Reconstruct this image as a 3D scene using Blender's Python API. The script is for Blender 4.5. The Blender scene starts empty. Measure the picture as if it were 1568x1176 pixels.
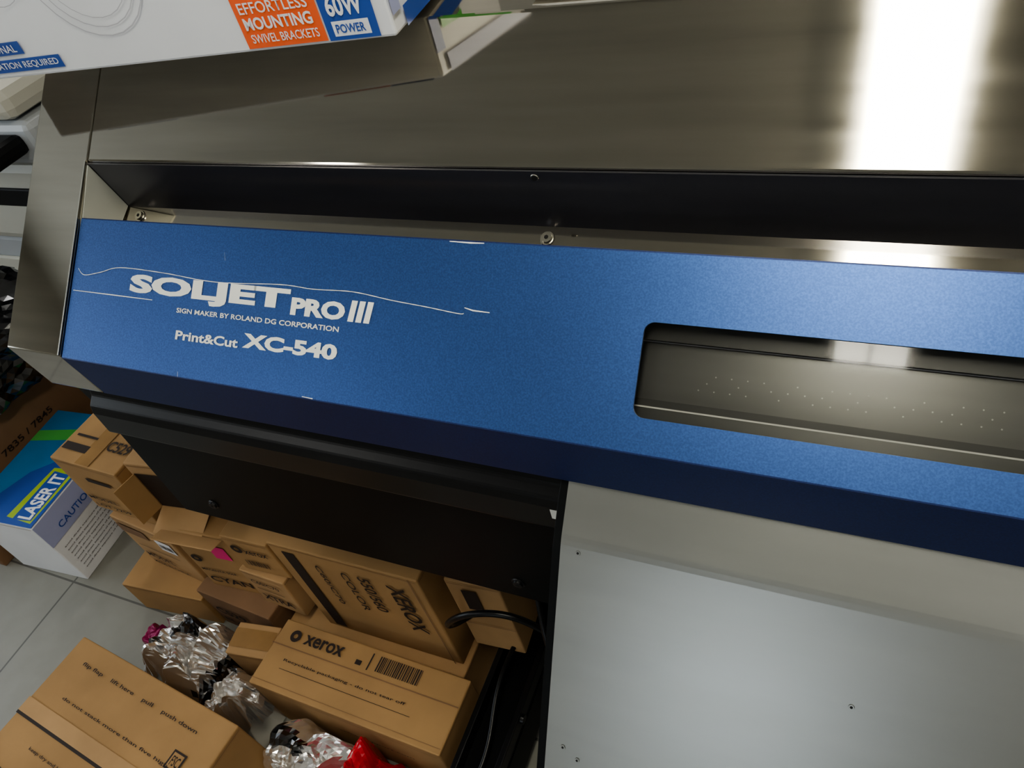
import bpy, bmesh, math, random
from mathutils import Vector, Matrix, noise
random.seed(4)
COL=bpy.context.collection
# ================================================================ materials
def mat(name, base=(.5,.5,.5), rough=.5, metal=0., var=0., vscale=8., bump=0., bscale=200., stretch=(1,1,1), coat=0., aniso=0., spec=.5, sheen=0., speck=0., rvar=0.):
    m=bpy.data.materials.new(name); m.use_nodes=True
    nt=m.node_tree; b=nt.nodes['Principled BSDF']
    b.inputs['Base Color'].default_value=(*base,1)
    b.inputs['Roughness'].default_value=rough
    b.inputs['Metallic'].default_value=metal
    b.inputs['Coat Weight'].default_value=coat
    b.inputs['Specular IOR Level'].default_value=spec
    b.inputs['Anisotropic'].default_value=aniso
    tc=nt.nodes.new('ShaderNodeTexCoord'); mp=nt.nodes.new('ShaderNodeMapping')
    mp.inputs['Scale'].default_value=stretch
    nt.links.new(tc.outputs['Object'],mp.inputs['Vector'])
    nz=nt.nodes.new('ShaderNodeTexNoise'); nz.inputs['Scale'].default_value=vscale; nz.inputs['Detail'].default_value=6
    nt.links.new(mp.outputs['Vector'],nz.inputs['Vector'])
    cr=nt.nodes.new('ShaderNodeValToRGB')
    cr.color_ramp.elements[0].position=.3; cr.color_ramp.elements[1].position=.7
    lo=[max(0,c*(1-var)) for c in base]; hi=[min(1,c*(1+var)) for c in base]
    cr.color_ramp.elements[0].color=(*lo,1); cr.color_ramp.elements[1].color=(*hi,1)
    nt.links.new(nz.outputs['Fac'],cr.inputs['Fac'])
    last=cr.outputs['Color']
    if speck>0:
        n3=nt.nodes.new('ShaderNodeTexNoise'); n3.inputs['Scale'].default_value=520; n3.inputs['Detail'].default_value=1
        nt.links.new(tc.outputs['Object'],n3.inputs['Vector'])
        mr=nt.nodes.new('ShaderNodeMapRange'); mr.inputs[1].default_value=.35; mr.inputs[2].default_value=.7
        mr.inputs[3].default_value=1-speck; mr.inputs[4].default_value=1+speck*1.6
        nt.links.new(n3.outputs['Fac'],mr.inputs[0])
        vm=nt.nodes.new('ShaderNodeVectorMath'); vm.operation='SCALE'
        nt.links.new(last,vm.inputs[0]); nt.links.new(mr.outputs[0],vm.inputs['Scale']); last=vm.outputs[0]
    nt.links.new(last,b.inputs['Base Color'])
    if rvar>0:
        m2=nt.nodes.new('ShaderNodeMapRange'); m2.inputs[1].default_value=.3; m2.inputs[2].default_value=.7
        m2.inputs[3].default_value=rough-rvar; m2.inputs[4].default_value=rough+rvar
        nt.links.new(nz.outputs['Fac'],m2.inputs[0]); nt.links.new(m2.outputs[0],b.inputs['Roughness'])
    if bump>0:
        n2=nt.nodes.new('ShaderNodeTexNoise'); n2.inputs['Scale'].default_value=bscale; n2.inputs['Detail'].default_value=2
        nt.links.new(mp.outputs['Vector'],n2.inputs['Vector'])
        bp=nt.nodes.new('ShaderNodeBump'); bp.inputs['Strength'].default_value=bump; bp.inputs['Distance'].default_value=.002
        nt.links.new(n2.outputs['Fac'],bp.inputs['Height']); nt.links.new(bp.outputs['Normal'],b.inputs['Normal'])
    return m
STEEL=mat('brushed_steel',(.47,.44,.375),.066,1.,var=.10,vscale=3,stretch=(1,12,12),rvar=.008)
STEELD=mat('step_steel_dark_reflection',(.14,.14,.165),.26,.8,var=.15,vscale=3,stretch=(1,10,10))  # same steel as the cover; its dark reflection is put into the colour
GUSS=mat('recess_gusset_metal',(.40,.41,.37),.5,.3,var=.1)
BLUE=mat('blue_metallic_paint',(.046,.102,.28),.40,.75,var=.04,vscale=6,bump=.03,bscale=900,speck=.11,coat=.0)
BLUEL=mat('blue_lip_shaded',(.010,.023,.105),.5,.3,var=.05,speck=.12)  # the cover's blue, darkened so the lip's shade sits in the colour
BLACK=mat('black_powder_coat',(.0045,.005,.0055),.45,0.,var=.3,vscale=4,bump=.03,bscale=500,spec=.15)
BLACKG=mat('black_gloss_beam',(.006,.006,.007),.34,0.,var=.3,vscale=4,spec=.35)
BLACKB=mat('black_body_plastic',(.008,.008,.009),.5,0.,var=.2,bump=.05,bscale=400,spec=.2)
ALU=mat('satin_aluminium',(.36,.365,.345),.36,.90,var=.06,vscale=2.5,stretch=(1,6,6),rvar=.02)
CHROME=mat('screw_steel',(.6,.58,.5),.25,1.,var=.1)
HOLE=mat('hole_dark',(.004,.004,.004),.8)
WHITEINK=mat('silver_white_ink',(.68,.69,.66),.5,0,var=.03)
SCR=mat('scratch_bare_metal',(.74,.75,.72),.5,0,var=.1)
PLATEN=mat('platen_grey',(.20,.20,.195),.28,.8,var=.12,vscale=5,stretch=(.5,6,6))
PLATEND=mat('platen_dark',(.09,.09,.09),.35,.6,var=.1)
PLATENL=mat('platen_line',(.70,.70,.67),.4,0,var=.1)
DOT=mat('platen_dots',(.46,.46,.44),.4,.2,var=.1)
CARD=mat('kraft_cardboard',(.36,.215,.092),.8,0,var=.16,vscale=5,bump=.05,bscale=150)
CARD2=mat('kraft_cardboard_light',(.42,.26,.125),.8,0,var=.16,vscale=6,bump=.05,bscale=150)
CARD3=mat('kraft_cardboard_brown',(.23,.13,.068),.85,0,var=.16,vscale=5,bump=.05,bscale=150)
INK_SHADE=mat('box_ink_and_shade',(.024,.014,.010),.7,0,var=.1)
TAPE=mat('packing_tape',(.31,.185,.078),.25,0,var=.1,vscale=20)
WHITE=mat('white_card',(.76,.77,.80),.5,0,var=.03,vscale=9,bump=.06,bscale=25)
LAV=mat('lavender_card',(.36,.39,.60),.5,0,var=.03)
ORANGE=mat('orange_print',(.85,.14,.04),.45,0,var=.03)
PBLUE=mat('blue_print',(.03,.085,.36),.4,0,var=.04)
CYAN=mat('cyan_print',(.02,.20,.46),.35,0,var=.08)
GREEN=mat('green_print',(.10,.45,.10),.4,0,var=.05)
YELLOW=mat('yellow_green_print',(.35,.50,.05),.4,0,var=.05)
GREY=mat('grey_print',(.5,.5,.54),.5,0,var=.05)
PINK=mat('pink_sticker',(.70,.03,.20),.45,0,var=.05)
RED=mat('red_plastic_film',(.50,.006,.02),.25,0,var=.2,vscale=20,coat=.4)
MAGENTA=mat('magenta_film',(.30,.02,.10),.25,.4,var=.2)
FOIL=mat('silver_foil',(.90,.89,.88),.20,.88,var=.08,vscale=12)
DFOIL=mat('black_plastic_film',(.012,.012,.014),.15,0,var=.2,coat=.7)
SFOIL=mat('dark_metallised_film',(.16,.16,.165),.2,1.,var=.3)
CREAM=mat('cream_plastic',(.58,.57,.50),.45,0,var=.03)
LGREY=mat('light_grey_plastic',(.42,.44,.46),.45,0,var=.03)
WALLM=mat('wall_paint',(.47,.46,.425),.85,0,var=.03,vscale=2,bump=.02,bscale=120)
CEILM=mat('ceiling_paint',(.58,.565,.53),.9,0,var=.03,vscale=2)
TRIM=mat('trim_paint',(.6,.6,.57),.5,0,var=.02)
GLASS=bpy.data.materials.new('smoked_acrylic'); GLASS.use_nodes=True
nt=GLASS.node_tree; nt.nodes.remove(nt.nodes['Principled BSDF'])
tr=nt.nodes.new('ShaderNodeBsdfTransparent'); tr.inputs['Color'].default_value=(.68,.68,.66,1)
gl=nt.nodes.new('ShaderNodeBsdfGlossy'); gl.inputs['Roughness'].default_value=.05; gl.inputs['Color'].default_value=(1,1,1,1)
nzg=nt.nodes.new('ShaderNodeTexNoise'); nzg.inputs['Scale'].default_value=4
mrg=nt.nodes.new('ShaderNodeMapRange'); mrg.inputs[3].default_value=.020; mrg.inputs[4].default_value=.026
nt.links.new(nzg.outputs['Fac'],mrg.inputs[0])
mx=nt.nodes.new('ShaderNodeMixShader'); nt.links.new(mrg.outputs[0],mx.inputs[0])
nt.links.new(tr.outputs[0],mx.inputs[1]); nt.links.new(gl.outputs[0],mx.inputs[2])
nt.links.new(mx.outputs[0],nt.nodes['Material Output'].inputs['Surface'])
def emis(name,col,s):
    m=bpy.data.materials.new(name); m.use_nodes=True; b=m.node_tree.nodes['Principled BSDF']
    b.inputs['Base Color'].default_value=(.9,.9,.9,1)
    b.inputs['Emission Color'].default_value=(*col,1); b.inputs['Emission Strength'].default_value=s; return m
TUBE=emis('lamp_diffuser_glow',(1,.96,.82),34)
TUBE2=emis('added_lamp_glow',(1,.98,.93),14)
PANE=emis('daylit_window_pane',(.80,.90,1),3.6)
# floor tile material
FLOORM=bpy.data.materials.new('grey_floor_tile'); FLOORM.use_nodes=True
nt=FLOORM.node_tree; b=nt.nodes['Principled BSDF']; b.inputs['Roughness'].default_value=.45
tc=nt.nodes.new('ShaderNodeTexCoord'); mp=nt.nodes.new('ShaderNodeMapping')
mp.inputs['Location'].default_value=(1.89,-.44,0); nt.links.new(tc.outputs['Object'],mp.inputs['Vector'])
br=nt.nodes.new('ShaderNodeTexBrick'); br.offset=0; br.inputs['Scale'].default_value=1
br.inputs['Brick Width'].default_value=.6; br.inputs['Row Height'].default_value=.6; br.inputs['Mortar Size'].default_value=.003
br.inputs['Mortar'].default_value=(.10,.095,.085,1); nt.links.new(mp.outputs['Vector'],br.inputs['Vector'])
nz=nt.nodes.new('ShaderNodeTexNoise'); nz.inputs['Scale'].default_value=14; nz.inputs['Detail'].default_value=8
nt.links.new(tc.outputs['Object'],nz.inputs['Vector'])
cr=nt.nodes.new('ShaderNodeValToRGB'); cr.color_ramp.elements[0].color=(.20,.195,.17,1); cr.color_ramp.elements[1].color=(.27,.265,.235,1)
nt.links.new(nz.outputs['Fac'],cr.inputs['Fac'])
nt.links.new(cr.outputs['Color'],br.inputs['Color1']); nt.links.new(cr.outputs['Color'],br.inputs['Color2'])
nt.links.new(br.outputs['Color'],b.inputs['Base Color'])

# ================================================================ helpers
def link(ob,parent=None):
    COL.objects.link(ob)
    if parent is not None: ob.parent=parent
    return ob
def mesh(name,verts,faces,m,parent=None,bevel=0,smooth=False):
    me=bpy.data.meshes.new(name); me.from_pydata([tuple(v) for v in verts],[],faces); me.update()
    bm=bmesh.new(); bm.from_mesh(me); bmesh.ops.recalc_face_normals(bm,faces=bm.faces); bm.to_mesh(me); bm.free()
    ob=bpy.data.objects.new(name,me); 
    if m: me.materials.append(m)
    link(ob,parent)
    if bevel>0:
        md=ob.modifiers.new('bevel','BEVEL'); md.width=bevel; md.segments=2; md.limit_method='ANGLE'; md.angle_limit=math.radians(25)
    if smooth:
        for p in me.polygons: p.use_smooth=True
    return ob
def empty(name,loc=(0,0,0)):
    e=bpy.data.objects.new(name,None); COL.objects.link(e); e.location=loc; e.empty_display_size=.05; return e
def prism(name,prof,x0,x1,m,parent=None,bevel=0):
    n=len(prof); v=[(x0,y,z) for y,z in prof]+[(x1,y,z) for y,z in prof]
    f=[[i,(i+1)%n,n+(i+1)%n,n+i] for i in range(n)]+[list(range(n)),list(range(n,2*n))]
    return mesh(name,v,f,m,parent,bevel)
def sheet(name,prof,x0,x1,m,parent=None,th=.002,bevel=0,smooth=False):
    n=len(prof); v=[(x0,y,z) for y,z in prof]+[(x1,y,z) for y,z in prof]
    f=[[i,i+1,n+i+1,n+i] for i in range(n-1)]
    me=bpy.data.meshes.new(name); me.from_pydata(v,[],f); me.update(); me.materials.append(m)
    if smooth:
        for p in me.polygons: p.use_smooth=True
    ob=bpy.data.objects.new(name,me); link(ob,parent)
    md=ob.modifiers.new('sol','SOLIDIFY'); md.thickness=th; md.offset=-1
    if bevel:
        md=ob.modifiers.new('bevel','BEVEL'); md.width=bevel; md.segments=3; md.limit_method='ANGLE'; md.angle_limit=math.radians(25)
    return ob
def box(name,x0,x1,y0,y1,z0,z1,m,parent=None,bevel=.002):
    return prism(name,[(y0,z0),(y1,z0),(y1,z1),(y0,z1)],x0,x1,m,parent,bevel)
def quad(name,o,u,v,m,parent=None):
    o=Vector(o);u=Vector(u);v=Vector(v)
    me=bpy.data.meshes.new(name); me.from_pydata([o,o+u,o+u+v,o+v],[],[(0,1,2,3)]); me.materials.append(m)
    return link(bpy.data.objects.new(name,me),parent)
def poly(name,pts,m,parent=None):
    me=bpy.data.meshes.new(name); me.from_pydata([tuple(p) for p in pts],[],[list(range(len(pts)))]); me.materials.append(m)
    return link(bpy.data.objects.new(name,me),parent)
def text(s,o,ux,uy,w,h,m,parent=None,bold=.0,shear=0.,name='lettering'):
    c=bpy.data.curves.new('t','FONT'); c.body=s; c.offset=bold; c.shear=shear; c.fill_mode='FRONT'; c.resolution_u=3
    t=bpy.data.objects.new('t',c); COL.objects.link(t); bpy.context.view_layer.update()
    me=bpy.data.meshes.new_from_object(t.evaluated_get(bpy.context.evaluated_depsgraph_get()))
    bpy.data.objects.remove(t)
    xs=[v.co.x for v in me.vertices]; ys=[v.co.y for v in me.vertices]
    ax,bx,ay,by=min(xs),max(xs),min(ys),max(ys); o=Vector(o);ux=Vector(ux).normalized();uy=Vector(uy).normalized()
    for v in me.vertices:
        v.co=o+ux*((v.co.x-ax)/(bx-ax)*w)+uy*((v.co.y-ay)/(by-ay)*h)
    me.materials.clear(); me.materials.append(m); me.name=name
    return link(bpy.data.objects.new(name,me),parent)
def disc(name,c,nrm,r,h,m,parent=None,seg=20,bevel=0):
    bm=bmesh.new(); bmesh.ops.create_cone(bm,cap_ends=True,segments=seg,radius1=r,radius2=r*.9,depth=h)
    q=Vector(nrm).normalized().to_track_quat('Z','Y').to_matrix().to_4x4()
    bmesh.ops.transform(bm,matrix=Matrix.Translation(Vector(c)+Vector(nrm).normalized()*h/2)@q,verts=bm.verts)
    me=bpy.data.meshes.new(name); bm.to_mesh(me); bm.free(); me.materials.append(m)
    return link(bpy.data.objects.new(name,me),parent)
def tube(name,pts,r,m,parent=None):
    c=bpy.data.curves.new(name,'CURVE'); c.dimensions='3D'; c.bevel_depth=r; c.bevel_resolution=4
    s=c.splines.new('NURBS'); s.points.add(len(pts)-1)
    for p,q in zip(s.points,pts): p.co=(*q,1)
    s.use_endpoint_u=True; s.order_u=4; c.materials.append(m)
    return link(bpy.data.objects.new(name,c),parent)

# ================================================================ room
def plane_obj(name,x0,x1,y0,y1,z0,z1,m): return box(name,x0,x1,y0,y1,z0,z1,m,None,0)
plane_obj('floor',-4.1,3.1,-3.1,3.1,-.1,0,FLOORM)
plane_obj('ceiling',-4.1,3.1,-3.1,3.1,2.75,2.85,CEILM)
plane_obj('wall_back',-4.1,3.1,3.0,3.1,0,2.75,WALLM)
plane_obj('wall_front',-4.1,3.1,-3.1,-3.0,0,2.75,WALLM)
plane_obj('wall_left',-4.1,-4.0,-3.0,3.0,0,2.75,WALLM)
plane_obj('wall_right',3.0,3.1,-3.0,3.0,0,2.75,WALLM)
plane_obj('baseboard_back',-4.0,3.0,2.985,3.0,0,.1,TRIM)
plane_obj('baseboard_left',-4.0,-3.985,-3.0,2.985,0,.1,TRIM)
WN=empty('window_1')
wa,wb,wc,wd=-.70,.10,.80,1.75
box('pane',wa,wb,-2.998,-2.992,wc,wd,PANE,WN,0)
for (a,b_,c_,d_) in ((wa-.06,wa,wc-.06,wd+.06),(wb,wb+.06,wc-.06,wd+.06),(wa,wb,wc-.06,wc),(wa,wb,wd,wd+.06),(wa,wb,1.28,1.31)):
    box('frame_bar',a,b_,-2.999,-2.955,c_,d_,TRIM,WN,.003)
W2=empty('added_fill_window')  # added and unseen; its glowing pane serves as fill light from the left
box('pane',-3.998,-3.992,-1.4,.6,1.0,2.3,PANE,W2,0)
for (a,b_,c_,d_) in ((-1.46,-1.4,.94,2.36),(.6,.66,.94,2.36),(-1.4,.6,.94,1.0),(-1.4,.6,2.3,2.36),(-.43,-.37,1.0,2.3)):
    box('frame_bar',-3.999,-3.955,a,b_,c_,d_,TRIM,W2,.003)

def ceiling_lamp(cx,cy,L,tm,w=.28):
    e=empty('ceiling_lamp',(0,0,0))
    prism('housing',[(cy-L/2,2.70),(cy+L/2,2.70),(cy+L/2,2.75),(cy-L/2,2.75)],cx-w/2,cx+w/2,TRIM,e,.004)
    for dx,hw in ((-.058,.046),(.0500,.0485)):
        prism('diffuser',[(cy-L/2+.03,2.685),(cy+L/2-.03,2.685),(cy+L/2-.03,2.70),(cy-L/2+.03,2.70)],cx+dx-hw,cx+dx+hw,tm,e,0)
    return e
ceiling_lamp(.068,.09,1.55,TUBE)
ceiling_lamp(-2.6,-1.7,1.35,TUBE2)  # added unseen fixture, like the next two, to light the floor
ceiling_lamp(1.9,-1.8,1.35,TUBE2)
ceiling_lamp(-2.3,2.0,1.35,TUBE2)

# ================================================================ printer
PR=empty('large_format_printer')
XL=-.955; XO=-1.066; XR=1.35; XRO=1.46
P0=Vector((0,.5566,1.172)); S=Vector((0,-.7545,-.6563)).normalized(); N=Vector((0,-.6563,.7545)).normalized()
def B(x,s,h=.0): return Vector((x,0,0))+P0+S*s+N*h
# top steel cover
prism('steel_top_cover',[(.640,1.144),(.6152,1.2231),(.7362,1.3286),(1.12,1.335),(1.15,1.32),(1.15,.92),(.66,.92)],XL,XR,STEEL,PR,.0025)
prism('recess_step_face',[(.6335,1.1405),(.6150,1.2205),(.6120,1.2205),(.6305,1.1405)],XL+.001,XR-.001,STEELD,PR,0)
for (a,c,nm) in ((XO,XL-.001,'side_cap'),(XR+.001,XRO,'side_cap')):
    prism(nm,[(.4175,1.0505),(.7362,1.3287),(1.12,1.335),(1.15,1.32),(1.15,.92),(.50,.92),(.430,.965)],a,c,STEEL,PR,.0018)
for x in (XL-.0012,):
    prism('cap_edge',[(.4172,1.0515),(.6150,1.2241),(.6140,1.2256),(.4160,1.053)],x-.0013,x+.0008,CHROME,PR,0)
# pale gusset plate closing the recess at the left end
prism('recess_gusset',[(.540,1.150),(.6115,1.2190),(.629,1.144),(.56,1.108)],XL-.0005,XL+.002,GUSS,PR,0)
# recess ledge (sloping like the cover)
prism('recess_ledge',[(.634,1.1445),(.548,1.095),(.548,1.090),(.634,1.139)],XL,XR,STEEL,PR,0)
# blue cover: faceplate with rounded window
wx0,wx1,ws0,ws1,rr=-.174,1.08,.064,.153,.010
def rrect(x0,x1,s0,s1,r,n=6):
    pts=[]
    for cx,cs,a0 in ((x1-r,s0+r,-90),(x1-r,s1-r,0),(x0+r,s1-r,90),(x0+r,s0+r,180)):
        for i in range(n+1):
            a=math.radians(a0+90*i/n); pts.append((cx+r*math.cos(a),cs+r*math.sin(a)))
    return pts
bm=bmesh.new()
outer=[(XL+.004,0),(XR-.004,0),(XR-.004,.186),(XL+.004,.186)]
inner=rrect(wx0,wx1,ws0,ws1,rr)
ed=[]
for loop in (outer,inner):
    vs=[bm.verts.new(B(x,s,0)) for x,s in loop]
    ed+= [bm.edges.new((vs[i],vs[(i+1)%len(vs)])) for i in range(len(vs))]
bmesh.ops.triangle_fill(bm,use_beauty=True,use_dissolve=False,edges=ed,normal=N)
bm.normal_update()
for f in bm.faces:
    if f.normal.dot(N)<0: f.normal_flip()
me=bpy.data.meshes.new('blue_cover_plate'); bm.to_mesh(me); bm.free(); me.materials.append(BLUE)
bp=link(bpy.data.objects.new('blue_cover_plate',me),PR)
md=bp.modifiers.new('s','SOLIDIFY'); md.thickness=.003; md.offset=-1
c=B(0,.1863,0); cy,cz=c.y,c.z
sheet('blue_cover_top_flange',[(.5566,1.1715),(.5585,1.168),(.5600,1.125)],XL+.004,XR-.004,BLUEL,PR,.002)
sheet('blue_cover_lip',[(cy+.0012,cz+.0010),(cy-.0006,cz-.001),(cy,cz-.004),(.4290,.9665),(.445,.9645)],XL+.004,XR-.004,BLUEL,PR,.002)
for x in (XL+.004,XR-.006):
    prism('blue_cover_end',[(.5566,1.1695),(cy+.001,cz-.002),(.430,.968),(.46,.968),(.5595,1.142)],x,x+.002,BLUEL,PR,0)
# window acrylic + interior
def slab(name,x0,x1,s0,s1,h0,h1,m,bevel=0):
    v=[B(x,s,h) for x in (x0,x1) for s in (s0,s1) for h in (h0,h1)]
    f=[(0,1,3,2),(4,5,7,6),(0,1,5,4),(2,3,7,6),(0,2,6,4),(1,3,7,5)]
    return mesh(name,v,f,m,PR,bevel)
poly('window_acrylic',[B(x,s,-.0035) for x,s in rrect(wx0-.006,wx1+.006,ws0-.006,ws1+.006,.015)],GLASS,PR)
slab('platen_bed',wx0-.05,wx1+.05,.03,.170,-.045,-.040,PLATEN)
slab('carriage_rail',wx0-.05,wx1+.05,.0,.078,-.034,-.026,PLATEND)
slab('rail_edge',wx0-.05,wx1+.05,.0785,.0792,-.036,-.034,GREY)
slab('cut_line',wx0-.05,wx1+.05,.1415,.1430,-.0399,-.0394,PLATENL)
slab('cutter_groove',wx0-.05,wx1+.05,.1345,.1412,-.0399,-.0396,PLATEND)
dots_v=[];dots_f=[]
for i in range(80):
    for j,(s,dx) in enumerate(((.106,0),(.113,.007),(.120,0))):
        if (i*3+j*5)%7<2: continue
        x=wx0+.05+i*.0145+dx; k=len(dots_v)
        for a in range(6):
            dots_v.append(B(x+.0008*math.cos(a*math.pi/3),s+.0008*math.sin(a*math.pi/3),-.0395))
        dots_f.append(list(range(k,k+6)))
mesh('vacuum_holes',dots_v,dots_f,DOT,PR)
# lettering
U=Vector((1,0,0)); V=-S
def bt(s,x0,x1,sb,cap,bold=0,shear=0,m=WHITEINK): return text(s,B(x0,sb,.0006),U,V,x1-x0,cap,m,PR,bold,shear)
bt('SOLJET',-.843,-.586,.0962,.0300,.05)
bt('PRO',-.583,-.508,.0955,.0205,.05)
for i in range(3):
    x=-.5035+i*.0105
    poly('roman_bar',[B(x,.0955,.0006),B(x+.0075,.0955,.0006),B(x+.0105,.072,.0006),B(x+.003,.072,.0006)],WHITEINK,PR)
bt('SIGN MAKER BY ROLAND DG CORPORATION',-.757,-.513,.1085,.0060,.018)
bt('Print&Cut',-.753,-.653,.1415,.0115,.028)
bt('XC-540',-.646,-.511,.1400,.0175,.045)
# scratches
def strip(pts,w,m=SCR,name='scratch'):
    v=[];f=[]
    for i,(x,s) in enumerate(pts):
        ww=w*(.6+.5*math.sin(i*1.7)**2); v+= [B(x,s-ww/2,.0008),B(x,s+ww/2,.0008)]
        if i: k=2*i; f.append((k-2,k-1,k+1,k))
    return mesh(name,v,f,m,PR)
def smoothpts(p,n=6):
    out=[]
    for i in range(len(p)-1):
        a=p[max(i-1,0)];b=p[i];c=p[i+1];d=p[min(i+2,len(p)-1)]
        for k in range(n):
            t=k/n
            out.append(tuple(.5*((2*b[j])+(-a[j]+c[j])*t+(2*a[j]-5*b[j]+4*c[j]-d[j])*t*t+(-a[j]+3*b[j]-3*c[j]+d[j])*t**3) for j in (0,1)))
    out.append(p[-1]); return out
strip(smoothpts([(-.9420,.0660),(-.9288,.0739),(-.8989,.0683),(-.8641,.06),(-.7886,.0615),(-.7011,.0666),(-.6022,.0622),(-.5553,.0639),(-.5021,.0626),(-.4504,.0677),(-.408,.071),(-.3695,.0745),(-.362,.0740)]),.0009)
strip([(-.362,.068),(-.352,.0700),(-.333,.0705)],.0013)
strip([(-.946,.0955),(-.87,.096),(-.80,.0966)],.0011)
strip([(-.741,.180),(-.740,.186)],.002)
strip([(-.693,.030),(-.690,.040)],.0006)
strip([(-.39,.0008),(-.365,.0012),(-.35,.0008)],.0014)
strip([(-.55,.185),(-.535,.1855)],.0010)
# screws & holes
def screw(c,n,r=.0065,m=CHROME):
    disc('screw_washer',c,n,r*1.35,.0015,m,PR); disc('screw_head',Vector(c)+Vector(n).normalized()*.0015,n,r,.003,m,PR)
    disc('screw_socket',Vector(c)+Vector(n).normalized()*.0046,n,r*.4,.0003,HOLE,PR,6)
for x in (-.925,-.31,.30,.92): screw((x,.618,1.1352),(0,-.5,.866))
Nw=Vector((0,-.97,-.23))
for x in (-.308,.50): disc('screw_hole',(x,.6138,1.2125),Nw,.0045,.0006,CHROME,PR); disc('screw_hole',(x,.6133,1.2123),Nw,.0035,.0006,HOLE,PR)
disc('screw_hole',(-.945,.6168,1.2155),(0,-.6563,.7545),.003,.0008,HOLE,PR)
# body
prism('printer_body',[(.47,.965),(.55,1.075),(1.14,1.075),(1.14,.76),(.47,.76)],XO+.006,XRO-.006,BLACKB,PR,.003)
prism('front_beam',[(.475,.945),(.452,.945),(.446,.928),(.434,.918),(.430,.905),(.430,.862),(.440,.851),(.475,.849)],-1.03,-.268,BLACKG,PR,.003)
prism('beam_end_cap',[(.475,.948),(.450,.948),(.444,.930),(.431,.920),(.427,.905),(.427,.860),(.438,.848),(.475,.846)],-.268,-.258,BLACKG,PR,.002)
prism('side_under_panel',[(.45,.955),(.47,.955),(.47,.82),(.462,.82)],XO+.004,-1.031,BLACK,PR,.002)
box('lower_apron_plate',-1.07,-.262,.458,.469,.600,.853,BLACK,PR,.002)
for x,z in ((-.969,.65),(-.389,.645)): screw((x,.4575,z),(0,-1,0),.008,BLACKG)
quad('warning_label',(-.2830,.4295,.903),(.012,0,0),(0,0,-.018),WHITEINK,PR)
# aluminium media apron
ap=[(.458,.981),(.392,.9215),(.388,.9175),(.384,.913),(.300,.8035),(.221,.700),(.120,.568),(.105,.545),(.102,.52),(.115,.50)]
sheet('aluminium_media_apron',ap,-.252,XR,ALU,PR,.002,0,False)
side=[(.470,.960),(.450,.968),(.418,.941),(.382,.906),(.221,.696),(.119,.564),(.112,.52),(.16,.50),(.30,.60),(.47,.76)]
prism('apron_side_frame',side,-.2625,-.2525,BLACK,PR,.001)
prism('apron_side_frame',side,XR+.0005,XR+.010,BLACK,PR,.001)
An=Vector((0,-.793,.609))
def A(x,t):
    d=Vector((0,-.609,-.793)); return Vector((x,.384,.9135))+d*t
for x,t in ((-.232,.006),(.045,.095),(-.232,.235),(-.2145,.245)):
    disc('apron_hole_ring',A(x,t),An,.0028,.0006,ALU,PR); disc('apron_hole',A(x,t)+An*.0006,An,.0014,.0003,HOLE,PR,10)
# stand
for x0 in (-.565,1.22):
    prism('stand_foot',[(.08,.045),(.12,.15),(.95,.15),(.99,.045)],x0,x0+.095,BLACK,PR,.006)
    box('foot_rail',x0+.002,x0+.014,.125,.645,.15,.185,BLACKG,PR,.002)
    box('foot_rail',x0+.081,x0+.093,.125,.645,.15,.185,BLACKG,PR,.002)
    box('stand_leg',x0+.015,x0+.08,.66,.80,.15,.77,BLACK,PR,.004)
    for y in (.16,.90):
        disc('foot_pad',(x0+.047,y,0),(0,0,1),.03,.05,BLACK,PR)
    for y in (.20,.42):
        disc('foot_bolt',(x0+.093,y,.168),(1,0,0),.010,.006,BLACKG,PR)
box('stand_crossbar',-.49,1.24,.70,.76,.25,.33,BLACK,PR,.004)
tube('power_cable',[(-.50,.66,.30),(-.60,.52,.30),(-.60,.46,.38),(-.55,.46,.46),(-.47,.48,.48),(-.40,.49,.44),(-.36,.50,.34),(-.40,.56,.26)],.006,BLACKG,PR)
tube('power_cable',[(-.47,.66,.55),(-.42,.52,.50),(-.37,.44,.42),(-.36,.42,.26),(-.40,.46,.20)],.005,BLACKG,PR)
tube('power_cable',[(-.52,.60,.19),(-.53,.50,.22),(-.52,.40,.20),(-.50,.33,.18),(-.52,.25,.17)],.005,BLACKG,PR)

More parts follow.
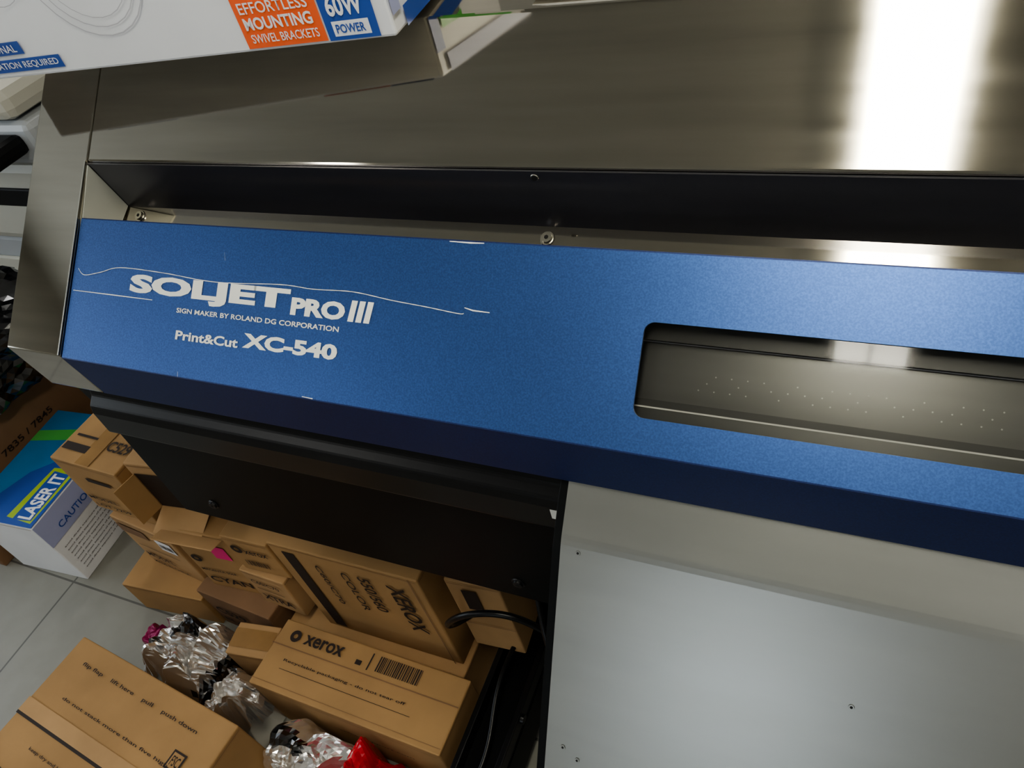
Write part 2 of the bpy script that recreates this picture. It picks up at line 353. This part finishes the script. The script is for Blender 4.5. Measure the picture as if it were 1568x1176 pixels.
# ================================================================ cartons
def carton(name,x0,x1,y0,y1,z0,z1,m=CARD,rot=0,items=(),slit='x',tape=True):
    w,d,h=x1-x0,y1-y0,z1-z0
    J=lambda:random.uniform(-.0015,.0015)
    v=[(sx*w/2+J(),sy*d/2+J(),(h+J()) if sz else 0) for sz in (0,1) for sx,sy in ((-1,-1),(1,-1),(1,1),(-1,1))]
    ob=mesh(name,v,[(0,1,2,3),(4,5,6,7),(0,1,5,4),(1,2,6,5),(2,3,7,6),(3,0,4,7)],m,None,.003)
    ob.location=((x0+x1)/2,(y0+y1)/2,z0); ob.rotation_euler=(0,0,math.radians(rot))
    e=.0022
    fr={'front':(Vector((-w/2,-d/2-e,0)),Vector((1,0,0)),Vector((0,0,1))),
        'right':(Vector((w/2+e,-d/2,0)),Vector((0,1,0)),Vector((0,0,1))),
        'top':(Vector((-w/2,-d/2,h+e)),Vector((1,0,0)),Vector((0,1,0)))}
    if slit=='x':
        quad('flap_gap',(-w/2+.004,-.0015,h+e*.8),(w-.008,0,0),(0,.003,0),INK_SHADE,ob)
        if tape: quad('tape',(-w/2+.002,-.022,h+e*.9+.0004),(w-.004,0,0),(0,.044,0),TAPE,ob)
    elif slit=='y':
        quad('flap_gap',(-.0015,-d/2+.004,h+e*.8),(.003,0,0),(0,d-.008,0),INK_SHADE,ob)
        if tape: quad('tape',(-.022,-d/2+.002,h+e*.9+.0004),(.044,0,0),(0,d-.004,0),TAPE,ob)
    quad('flap_crease',fr['front'][0]+Vector((.003,0,h-.006)),(w-.006,0,0),(0,0,.0015),CARD3,ob)
    quad('flap_crease',fr['right'][0]+Vector((0,.003,h-.006)),(0,d-.006,0),(0,0,.0015),CARD3,ob)
    for it in items:
        kind,face=it[0],it[1]; o,u,vv=fr[face]; nn=u.cross(vv)
        if kind=='r':
            _,_,a,bq,ww,hh,mm=it[:7]; lift=it[7] if len(it)>7 else .0003
            quad('print_or_shade_panel',o+u*a+vv*bq+nn*lift,u*ww,vv*hh,mm,ob)
        elif kind=='p':
            _,_,pp,mm=it[:4]; lift=it[4] if len(it)>4 else .0006
            poly('printed_shape',[o+u*a+vv*b2+nn*lift for a,b2 in pp],mm,ob)
        elif kind=='f':
            _,_,a,bq,du,dv,out,mm=it[:8]
            p=o+u*a+vv*bq; q=p+u*du+vv*dv; k=(u*it[8][0]+vv*it[8][1]+nn*out)
            vs=[p,q,q+k,p+k]; off=nn*.003+u*.001
            mesh('open_flap',[x for x in vs]+[x+off for x in vs],[(0,1,2,3),(4,5,6,7),(0,1,5,4),(1,2,6,5),(2,3,7,6),(3,0,4,7)],mm,ob)
        elif kind=='t':
            _,_,a,bq,ww,hh,s,mm=it[:8]; r=it[8] if len(it)>8 else 0; bo=it[9] if len(it)>9 else .01
            ux,uy=u,vv
            if r==180: ux,uy=-u,-vv
            if r==90: ux,uy=vv,-u
            if r==-90: ux,uy=-vv,u
            text(s,o+u*a+vv*bq+nn*.0014,ux,uy,ww,hh,mm,ob,bo,name='printed_text')
        elif kind=='c':
            _,_,a,bq,ro,ri,mm=it[:7]; vs=[];fs=[]; n_=28
            for i in range(n_):
                an=i*2*math.pi/n_; dd=u*math.cos(an)+vv*math.sin(an); vs+=[o+u*a+vv*bq+nn*.0005+dd*ri,o+u*a+vv*bq+nn*.0005+dd*ro]
                j=(i+1)%n_; fs.append((2*i,2*i+1,2*j+1,2*j))
            me=bpy.data.meshes.new('ring'); me.from_pydata(vs,[],fs); me.materials.append(mm); link(bpy.data.objects.new('printed_ring',me),ob)
        elif kind=='b':
            _,_,a,bq,ww,hh=it[:6]; x=0
            while x<ww:
                bw=random.choice((.0012,.002,.003)); quad('barcode_bar',o+u*(a+x)+vv*bq+nn*.0006,u*bw,vv*hh,INK_SHADE,ob); x+=bw+random.choice((.0015,.0025))
    return ob
T='t';R='r'
# lower tier
carton('cardboard_box',-1.62,-1.365,.450,.80,0,.12,CARD,5,(),'x')
carton('cardboard_box',-1.335,-1.10,.460,.80,0,.16,CARD3,-4,((T,'front',.03,.08,.10,.03,'C529',INK_SHADE,0,.02),(T,'front',.03,.04,.12,.015,'BLACK',INK_SHADE)),'x')
carton('cardboard_box',-1.09,-.635,.475,.86,0,.12,CARD2,0,((T,'front',.05,.03,.2,.03,'TONER',INK_SHADE),),'x')
# middle tier
carton('cardboard_box',-1.55,-1.335,.510,.80,.12,.325,CARD2,-5,((T,'front',.03,.05,.10,.02,'MODEL',INK_SHADE),(T,'front',.03,.02,.13,.012,'MADE IN CHINA',INK_SHADE),(R,'front',.03,.10,.15,.002,INK_SHADE),
   (R,'front',.01,.15,.10,.035,CARD3),(R,'front',.14,.13,.055,.045,WHITE),('b','front',.145,.14,.045,.018)),'x')
carton('cardboard_box',-1.32,-1.150,.50,.80,.16,.40,CARD,4,((R,'front',.10,.15,.045,.05,PINK),(T,'front',.02,.18,.06,.035,'M',INK_SHADE,0,.02),(T,'front',.02,.03,.12,.025,'CYAN',INK_SHADE,0,.02),('c','front',.03,.13,.014,.006,INK_SHADE),(T,'front',.02,.08,.10,.010,'MAGENTA 006R',INK_SHADE),('f','front',.0,.238,.165,.0,.030,CARD2,(0,.010))),'x')
carton('cardboard_box',-1.140,-1.015,.490,.80,.16,.30,CARD2,-3,((T,'front',.02,.03,.09,.025,'XTRA',INK_SHADE,0,.02),(T,'front',.02,.10,.08,.015,'C60/C70',INK_SHADE),(R,'front',.02,.075,.08,.002,INK_SHADE)),'x')
carton('cardboard_box',-1.137,-1.012,.500,.80,.303,.43,CARD,2,(('c','front',.03,.09,.014,.006,INK_SHADE),(T,'front',.05,.08,.06,.015,'xerox',INK_SHADE),('b','front',.03,.03,.06,.02)),'x')
carton('cardboard_box',-.99,-.645,.50,.86,.12,.46,CARD,0,((R,'front',.03,.02,.03,.30,INK_SHADE),(T,'front',.265,.30,.18,.040,'XEROX',INK_SHADE,-90,.02),(T,'front',.20,.30,.13,.028,'550/560',INK_SHADE,-90,.015),(T,'front',.16,.30,.15,.018,'COLOR',INK_SHADE,-90),(T,'front',.10,.30,.15,.014,'C60/C70',INK_SHADE,-90),(R,'front',.325,.0,.0025,.34,CARD3)),'x')
carton('cardboard_box',-.615,-.505,.53,.642,.187,.44,CARD2,4,((R,'front',.03,.16,.03,.07,INK_SHADE),(R,'front',.0,.10,.11,.002,CARD3)),'x')
# upper tier
carton('cardboard_box',-1.60,-1.385,.53,.85,.328,.52,CARD,-2,((R,'top',.01,.03,.08,.02,INK_SHADE),(R,'top',.02,.07,.07,.006,INK_SHADE),(T,'top',.135,.05,.07,.028,'C529',INK_SHADE,0,.02),(T,'front',.02,.02,.12,.012,'LOT 2259',INK_SHADE),(R,'front',.08,.13,.08,.014,INK_SHADE),(T,'front',.02,.05,.10,.012,'MODEL',INK_SHADE)),'y')
carton('cardboard_box',-1.362,-1.15,.55,.85,.403,.56,CARD2,6,((R,'front',.012,.012,.13,.115,INK_SHADE),('f','front',.012,.012,.0,.115,.05,CARD,(-.015,0)),('f','front',.012,.012,.13,0,.055,CARD2,(0,-.02)),(T,'front',.15,.05,.05,.02,'DRUM',INK_SHADE)),'x')  # first front panel is no print: flat dark colour for the shaded inside
carton('cardboard_box',-1.175,-1.065,.365,.440,0,.16,CARD2,8,(),'x')
# flat toner carton in the middle
carton('cardboard_box',-1.04,-.585,.305,.452,0,.2,CARD,-1,
  ((T,'top',.07,.106,.10,.022,'xerox',INK_SHADE,0,.02),('c','top',.045,.117,.013,.005,INK_SHADE),('b','top',.255,.103,.10,.032),(R,'top',.235,.10,.003,.036,INK_SHADE),(R,'top',.205,.104,.014,.010,INK_SHADE),
   (R,'top',.0,.090,.455,.0025,CARD3),(T,'top',.05,.060,.30,.007,'Recyclable packaging - do not tear off',INK_SHADE),(R,'top',.05,.045,.32,.001,INK_SHADE),(R,'top',.0,.012,.455,.001,CARD3),(T,'front',.2,.12,.18,.008,'www.support.com',INK_SHADE)),None)
# taped carton bottom left
carton('cardboard_box',-1.475,-.985,-.075,.245,0,.25,CARD,-6,
  ((T,'top',.06,.27,.36,.010,'flip flap    lift here    pull    push down',INK_SHADE),(T,'top',.08,.20,.33,.008,'do not stack more than five high',INK_SHADE),
   ('b','top',.40,.08,.05,.04),(T,'top',.10,.10,.20,.008,'keep dry and handle with care',INK_SHADE),(R,'top',.0,.14,.49,.006,INK_SHADE),
   (R,'top',.0,.146,.40,.030,CARD2),(T,'right',.06,.10,.12,.03,'xerox',INK_SHADE,0,.02),('c','right',.22,.115,.018,.006,INK_SHADE),(T,'top',.05,.05,.15,.006,'this side up',INK_SHADE),
   (R,'top',.40,.20,.035,.035,INK_SHADE),(R,'top',.404,.204,.027,.027,CARD,.0008),(T,'top',.408,.208,.020,.018,'FSC',INK_SHADE)),'x',False)
# lighting-product box, blue/white
carton('laser_light_box',-2.12,-1.862,.45,.83,0,.25,WHITE,4,
  ((R,'top',0,0,.258,.38,CYAN),('p','top',[(.02,.0),(.258,.0),(.258,.20),(.20,.24),(.10,.16)],PBLUE,.0006),('p','top',[(.15,.02),(.245,.012),(.252,.19),(.17,.185)],YELLOW,.0008),
   ('p','top',[(.0,.26),(.258,.30),(.258,.34),(.0,.30)],GREEN,.0008),
   ('p','top',[(.175,.015),(.24,.02),(.24,.17),(.18,.175)],PBLUE,.0010),(T,'top',.236,.022,.145,.048,'LASER IT',WHITE,90,.03),
   (R,'right',.0,.16,.38,.088,LAV),(T,'right',.05,.18,.13,.02,'CAUTION',PBLUE),)
   +tuple((T,'right',.02,.13-.014*i,.26-.02*(i%3),.006,'avoid direct exposure of the eyes to the beam',INK_SHADE) for i in range(8)),None)
carton('cardboard_box',-2.72,-2.16,.42,1.08,0,.37,CARD3,0,
  ((T,'right',.10,.25,.30,.02,'7836 / 7835 / 7845',INK_SHADE),(T,'right',.10,.20,.32,.02,'7970 / 7855 / C8030',INK_SHADE),(T,'right',.10,.14,.30,.02,'790 / C70 / C60',INK_SHADE)),'y')
carton('cardboard_box',-1.90,-1.66,.88,1.12,0,.42,CARD,0,((T,'front',.03,.3,.15,.03,'C529',INK_SHADE),),'x')

# white speaker carton on the printer top
ux=Vector((math.cos(math.radians(5.6)),math.sin(math.radians(5.6)),0)); uy=Vector((-ux.y,ux.x,0))
cc=Vector((-.456,.672,0))-ux*.35+uy*.15
W_=.70
sp=carton('speaker_carton',cc.x-W_/2,cc.x+W_/2,cc.y-.15,cc.y+.15,1.3365,1.60,WHITE,5.6,
  ((R,'front',.522,.004,.100,.12,ORANGE),(T,'front',.529,.0395,.084,.0115,'EFFORTLESS',WHITE,0,.01),(T,'front',.529,.0230,.084,.0128,'MOUNTING',WHITE,0,.03),(T,'front',.531,.0095,.084,.0092,'SWIVEL BRACKETS',WHITE,0,.01),
   (R,'front',.624,.003,.060,.14,PBLUE),(T,'front',.632,.027,.042,.020,'60W',WHITE,0,.03),(R,'front',.632,.007,.043,.015,WHITE,.0006),(T,'front',.636,.0100,.034,.009,'POWER',PBLUE,0,.02),
   (R,'front',.10,.028,.105,.015,PBLUE),(T,'front',.105,.031,.092,.009,'PROFESSIONAL',WHITE),(R,'front',.10,.008,.155,.015,PBLUE),(T,'front',.105,.011,.145,.009,'INSTALLATION REQUIRED',WHITE),
   ('c','front',.35,.115,.080,.0785,GREY),('c','front',.35,.115,.070,.0688,GREY),('c','front',.35,.115,.060,.059,GREY),('c','front',.22,.125,.045,.044,GREY),
   (R,'right',.0,.02,.02,.244,LAV),(R,'right',.045,.025,.12,.2,GREEN),(R,'right',.025,.0,.26,.020,PBLUE)),None)
e=empty('paper_sheets')
for i in range(4):
    box('sheet',-.345+.004*i,-.16+.003*i,.765+.002*i,1.02,1.3352+i*.0012,1.3362+i*.0012,WHITE,e,0)

# ================================================================ crumpled films
def crumple(name,cx,cy,w,d,h,m,rot=0,n=60,seed=0,z0=.004,m2=None,thr=.22,fr=9):
    vs=[];fs=[]
    cl=lambda a,l: max(-l,min(l,a))
    for j in range(n+1):
        for i in range(n+1):
            u=i/n-.5; v=j/n-.5
            p=Vector((u*w*fr+seed,v*d*fr,seed*.3))
            edge=max(0,1-(2*abs(u))**8)*max(0,1-(2*abs(v))**8)
            z=abs(noise.noise(p))*.95+abs(noise.noise(p*2.3))*.36+abs(noise.noise(p*5.1))*.12
            dx=noise.noise(p*1.4+Vector((5,0,0)))*.03; dy=noise.noise(p*1.4+Vector((0,9,0)))*.03
            vs.append((cl(u*w+dx,w/2),cl(v*d+dy,d/2),z0+h*(.50+z*.6)*edge))
    for j in range(n):
        for i in range(n):
            k=j*(n+1)+i; fs.append((k,k+1,k+n+2,k+n+1))
    ob=mesh(name,vs,fs,m); ob.location=(cx,cy,0); ob.rotation_euler=(0,0,math.radians(rot))
    if m2:
        ob.data.materials.append(m2)
        for p in ob.data.polygons:
            if noise.noise(p.center*9+Vector((seed,2,2)))>thr: p.material_index=1
    return ob
crumple('foil_packaging',-1.315,.350,.27,.165,.15,FOIL,-5,34,1.3,m2=SFOIL,fr=17,thr=.32)
crumple('foil_packaging',-1.112,.298,.13,.115,.20,FOIL,-5,26,3.3,m2=SFOIL,fr=17,thr=.32)
crumple('foil_packaging',-.885,.208,.17,.180,.20,FOIL,0,32,4.1,m2=SFOIL,fr=15,thr=.32)
crumple('foil_packaging',-.635,.175,.12,.23,.17,FOIL,0,40,8.1,m2=SFOIL,fr=14,thr=.32)
crumple('red_film',-.747,.208,.090,.18,.19,RED,0,32,2.2,z0=.004,fr=18)
crumple('magenta_film',-1.485,.372,.05,.05,.06,MAGENTA,0,24,7.2,z0=.01,fr=20)
# black rubbish bag on the brown carton
bm=bmesh.new(); bmesh.ops.create_icosphere(bm,subdivisions=5,radius=.24)
for v in bm.verts:
    p=v.co.copy(); f=1+.35*(abs(noise.noise(p*9))-.2)+.16*abs(noise.noise(p*22))
    v.co=Vector((p.x*f*1.05,p.y*f*1.1,p.z*f*.8)); 
    if v.co.z<-.15: v.co.z=-.15
me=bpy.data.meshes.new('black_plastic_bag'); bm.to_mesh(me); bm.free(); me.materials.append(DFOIL); me.materials.append(SFOIL)
for p in me.polygons:
    if noise.noise(p.center*11)>.08: p.material_index=1
bg=link(bpy.data.objects.new('black_plastic_bag',me)); bg.location=(-2.29,.79,.53)

# office copier at far left
CP=empty('office_copier')
box('cabinet',-3.0,-1.98,1.25,1.95,.0,.55,LGREY,CP,.015)
box('paper_drawer',-2.95,-2.03,1.235,1.25,.08,.26,CREAM,CP,.006)
box('paper_drawer',-2.95,-2.03,1.235,1.25,.29,.47,CREAM,CP,.006)
box('engine',-2.98,-2.0,1.22,1.93,.56,.84,CREAM,CP,.03)
box('output_slot',-2.9,-2.08,1.212,1.5,.70,.76,BLACKB,CP,.004)
box('scanner_bed',-3.0,-1.98,1.18,1.93,.86,.98,LGREY,CP,.02)
box('scanner_lid',-2.97,-2.0,1.17,1.93,.985,1.07,CREAM,CP,.03)
box('control_panel',-2.5,-2.02,1.05,1.19,.90,.955,BLACKB,CP,.02)

# ================================================================ world
w=bpy.data.worlds.new('world'); bpy.context.scene.world=w; w.use_nodes=True
w.node_tree.nodes['Background'].inputs[0].default_value=(.9,.93,1,1); w.node_tree.nodes['Background'].inputs[1].default_value=.3
try:
    bpy.context.scene.view_settings.look='AgX - Medium High Contrast'
except Exception as ex:
    print(ex)

# ================================================================ camera
right=Vector((.909,.363,-.206)).normalized()
fwd=Vector((-.397,.603,-.692)); fwd=(fwd-right*fwd.dot(right)).normalized()
up=-(fwd.cross(right).normalized())
M=Matrix((right,up,-fwd)).transposed().to_4x4(); M.translation=Vector((0,0,1.6))
cd=bpy.data.cameras.new('camera'); cam=bpy.data.objects.new('camera',cd); COL.objects.link(cam); cam.matrix_world=M
cd.sensor_width=36; cd.lens=1160/1568*36; cd.clip_start=.02
bpy.context.scene.camera=cam
